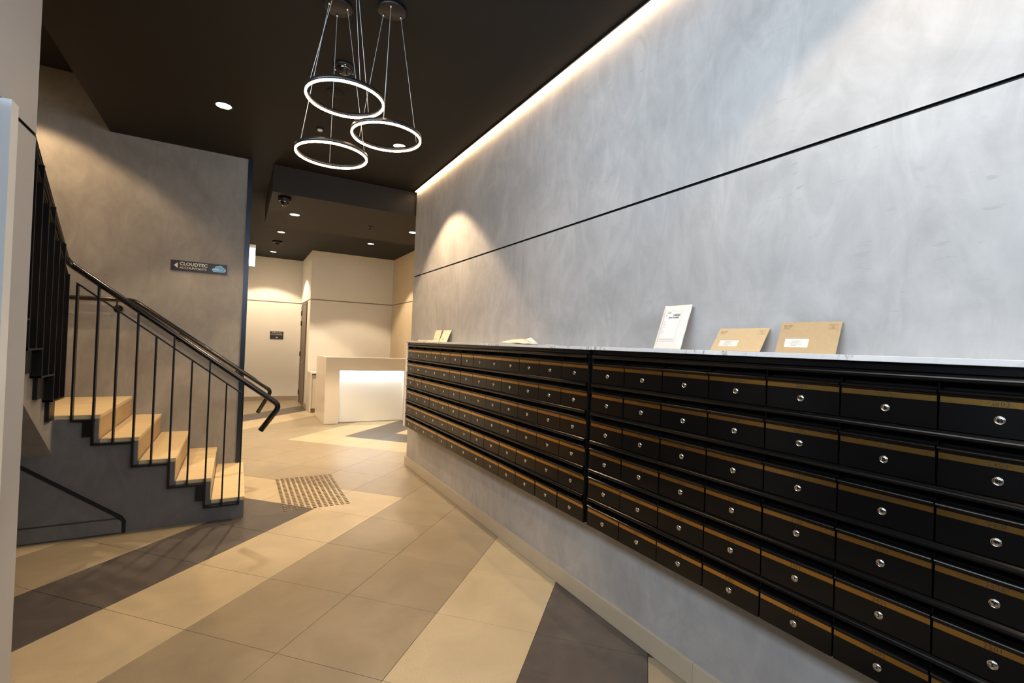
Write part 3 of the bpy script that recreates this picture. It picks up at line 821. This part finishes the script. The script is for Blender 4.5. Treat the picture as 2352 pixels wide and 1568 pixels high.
def envelope(label, yl, yr, xb, zt, xt, m):
    e, w, h = leaning('envelope', label, 'envelope', yl, yr, xb, zt, xt, 0.0, 0.002, m, 'brown window envelopes')
    lpart('body', sheet(w, h, 0.003), m, e)
    b = MB(); x0, x1, y0, y1, r = -w / 2 + 0.030, -w / 2 + 0.122, 0.024, 0.024 + h * 0.30, 0.005; pts = []
    for cx, cy, a0 in ((x1 - r, y0 + r, -90), (x1 - r, y1 - r, 0), (x0 + r, y1 - r, 90), (x0 + r, y0 + r, 180)):
        for k in range(5): a = math.radians(a0 + 22.5 * k); pts.append((cx + r * math.cos(a), cy + r * math.sin(a)))
    lpart('address_window', b.prism(pts, 0.0031, 0.0034, 'z'), 'windowf', e)
    lp = rect(x0 + .003, x1 - .001, y1 - 0.0035, y1 - 0.001, 0.0036); lpart('window_edge', lp, 'inkgrey', e)
    ln = MB()
    for k, (a, c) in enumerate(((0.028, 0.062), (0.024, 0.055), (0.024, 0.068), (0.026, 0.048))):
        ln.box(x0 + a, x0 + c, y1 - 0.014 - 0.006 * k, y1 - 0.0125 - 0.006 * k, 0.0036, 0.0038)
    lpart('address_lines', ln, 'inkgrey', e)
    ltext(e, 'Leanne Mayers', 0.0088, 'inkbrown', -w / 2 + 0.012, h - 0.018, 0.0032, off=0.0002) if False else None
    hd = MB()
    for k, (a, c, t_) in enumerate(((0.012, 0.022, .0028), (0.0235, 0.027, .0028), (0.030, 0.046, .0028), (0.012, 0.044, .0012), (0.012, 0.036, .001), (0.012, 0.040, .001))):
        yy_ = h - (0.017, 0.017, 0.017, 0.022, 0.026, 0.030)[k]
        hd.box(-w / 2 + a, -w / 2 + c, yy_, yy_ + t_, 0.0031, 0.0033)
    lpart('sender_print', hd, 'inkbrown', e)
    pb = MB(); a, c, q, s_ = w / 2 - 0.042, w / 2 - 0.012, h - 0.034, h - 0.012
    for x_0, x_1, y_0, y_1 in ((a, c, q, q + .0006), (a, c, s_, s_ + .0006), (a, a + .0006, q, s_), (c, c + .0006, q, s_), (a + .006, c - .006, s_ - .006, s_ - .0045), (a + .01, c - .01, s_ - .011, s_ - .0095), (a + .006, c - .006, s_ - .016, s_ - .0145)):
        pb.box(x_0, x_1, y_0, y_1, 0.0031, 0.0033)
    lpart('postage_print', pb, 'inkbrown', e)
    return e


envelope('brown window envelope nearest the camera, larger of the two on the shelf', 1.146, 0.920, 1.900, 1.730, 1.944, 'kraft2')
envelope('brown window envelope between the white parcel and the other envelope', 1.435, 1.198, 1.876, 1.708, 1.944, 'kraft')
e, w, h = leaning('postal_satchel', 'white padded postal satchel with printed label leaning on the wall', 'parcel', 1.757, 1.590, 1.857, 1.829, 1.935, 0.004, 0.004, 'satchel')
rnd_ = random.Random(3)


def puff(u, v):
    ed = min(u, 1 - u, v, 1 - v); k = min(1, ed / 0.12)
    return 0.009 * (k * k * (3 - 2 * k)) + 0.0012 * math.sin(17 * v + 3 * u) * (1 if u > .7 else .4)


lpart('body', sheet(w, h, 0.004, 24, 32, puff), 'satchel', e)
lpart('seam', MB().box(-w / 2, -w / 2 + 0.012, 0.0, h, 0.0042, 0.0062).box(w / 2 - 0.012, w / 2, 0.0, h, 0.0042, 0.0062), 'satchel', e)
zt = 0.0142
lab = rect(-w / 2 + 0.022, w / 2 - 0.042, 0.036, h - 0.036, zt - 0.0012, 0.0012); lpart('label', lab, 'paper', e)
lb = MB(); x0, x1, y0, y1 = -w / 2 + 0.022, w / 2 - 0.042, 0.036, h - 0.036
for a, c, q, s_ in ((x0, x1, y1 - .0006, y1), (x0, x1, y0, y0 + .0006), (x0, x0 + .0006, y0, y1), (x1 - .0006, x1, y0, y1)): lb.box(a, c, q, s_, zt, zt + .0002)
for k in range(9): lb.box(x0 + 0.004, x0 + 0.012 + 0.014 * rnd_.random(), y1 - 0.055 - k * 0.0085, y1 - 0.0538 - k * 0.0085, zt, zt + .0002)
for k in range(3): lb.box(x0 + 0.006, x1 - 0.006, y0 + 0.006 + k * 0.0035, y0 + 0.007 + k * 0.0035, zt, zt + .0002)
lpart('fine_print', lb, 'inkgrey', e)
bc = MB(); x = x0 + 0.030
while x < x1 - 0.010:
    wd = rnd_.choice((0.0008, 0.0014, 0.0022, 0.003)); bc.box(x, x + wd, y1 - 0.040, y1 - 0.032, zt, zt + .0002); x += wd + rnd_.choice((0.0008, 0.0014, 0.002))
bc.box(x0 + 0.016, x0 + 0.038, y1 - 0.011, y1 - 0.008, zt, zt + .0002).box(x0 + 0.010, x0 + 0.0145, y1 - 0.026, y1 - 0.0215, zt, zt + .0002)
lpart('barcode', bc, 'ink', e)
lpart('code_block', rect(x1 - 0.048, x1 - 0.005, y1 - 0.0275, y1 - 0.0155, zt), 'ink', e)
o = link('code', text_mesh('BZ1010', 0.0125, 'paper', 0.0001, 0.0002), e, (x1 - 0.0265, y1 - 0.0215, zt + 0.0005))

for k, (yl, yr, xb, zt_, lab_) in enumerate(((5.11, 4.93, 1.915, 1.735, 'left white card of the pair standing at the far shelf end'), (4.87, 4.66, 1.895, 1.732, 'right white card of the pair standing at the far shelf end'))):
    e, w, h = leaning('card', lab_, 'card', yl, yr, xb, zt_, 1.946, 0.0, 0.002, 'paper2', 'cards standing on the shelf')
    lpart('sheet', sheet(w, h, 0.003), 'paper2', e)
    mm = MB()
    for q in range(4): mm.box(-w * 0.30, -w * 0.05 + 0.01 * q, h * 0.30 - q * 0.007, h * 0.30 - q * 0.007 + 0.002, 0.0031, 0.0033)
    mm.box(-w * 0.42, -w * 0.30, h * 0.85, h * 0.88, 0.0031, 0.0033)
    lpart('print', mm, 'inkgrey', e)
o = MB().box(1.80, 1.89, 4.98, 5.30, ZM, ZM + 0.014).build('paper_stack', 'paper2', bevel=0.002)
tag(o, 'thin flat stack of cream paper at the far shelf end', 'paper')


def loose(name, label, x0, x1, ya, yb, fn, m, n=24):
    b = MB(); vs = []; fs = []
    for s_ in (0, 1):
        for i in range(n + 1):
            for q in range(5):
                u = i / n; v = q / 4; y = ya + (yb - ya) * u; x = x0 + (x1 - x0) * v
                vs.append((x, y, ZM + 0.0006 + max(0, fn(u, v)) + 0.0012 * s_))
    N_ = (n + 1) * 5
    for i in range(n):
        for q in range(4):
            a = i * 5 + q; f = (a, a + 1, a + 6, a + 5); fs.append(tuple(N_ + k for k in f)); fs.append(tuple(reversed(f)))
    per = [q for q in range(5)] + [i * 5 + 4 for i in range(1, n + 1)] + [n * 5 + q for q in (3, 2, 1, 0)] + [i * 5 for i in range(n - 1, 0, -1)]
    for k in range(len(per)): a, c = per[k], per[(k + 1) % len(per)]; fs.append((a, c, c + N_, a + N_))
    b.add(vs, fs, 0, True)
    o = b.build(name, m); return tag(o, label, 'paper', 'loose papers on the shelf')


loose('loose_paper', 'cream crumpled sheet at the left of the loose paper pile', 1.79, 1.868, 3.35, 2.90, lambda u, v: 0.008 + 0.034 * v * math.sin(math.pi * min(1, u * 1.1)) ** 0.7 + 0.003 * math.sin(12 * u), 'paper2')
loose('loose_paper', 'white sheet folded up to a peak in the loose paper pile', 1.872, 1.945, 3.34, 2.98, lambda u, v: 0.008 + 0.044 * v * (min(u / 0.72, (1 - u) / 0.28)) + 0.004 * v, 'paper')
loose('loose_paper', 'white sheet trailing flat to the right of the loose pile', 1.79, 1.868, 2.89, 2.62, lambda u, v: 0.018 * (1 - u) ** 1.5 * (0.6 + 0.4 * math.sin(3 + 5 * u)) + 0.001, 'paper')

# ================================================================== OUTSIDE PAVEMENT (daylight bounce)
o = MB().box(-12, 12, -12, -1.81, -0.25, -0.02).box(-12, -2.6, -1.81, 2.4, -0.25, -0.02).box(-2.6, -1.19, -1.81, 2.4, -0.25, -0.012).build('ground_outside', 'grey')
struct(o, 'grey pavement outside the entrance', 'ground')
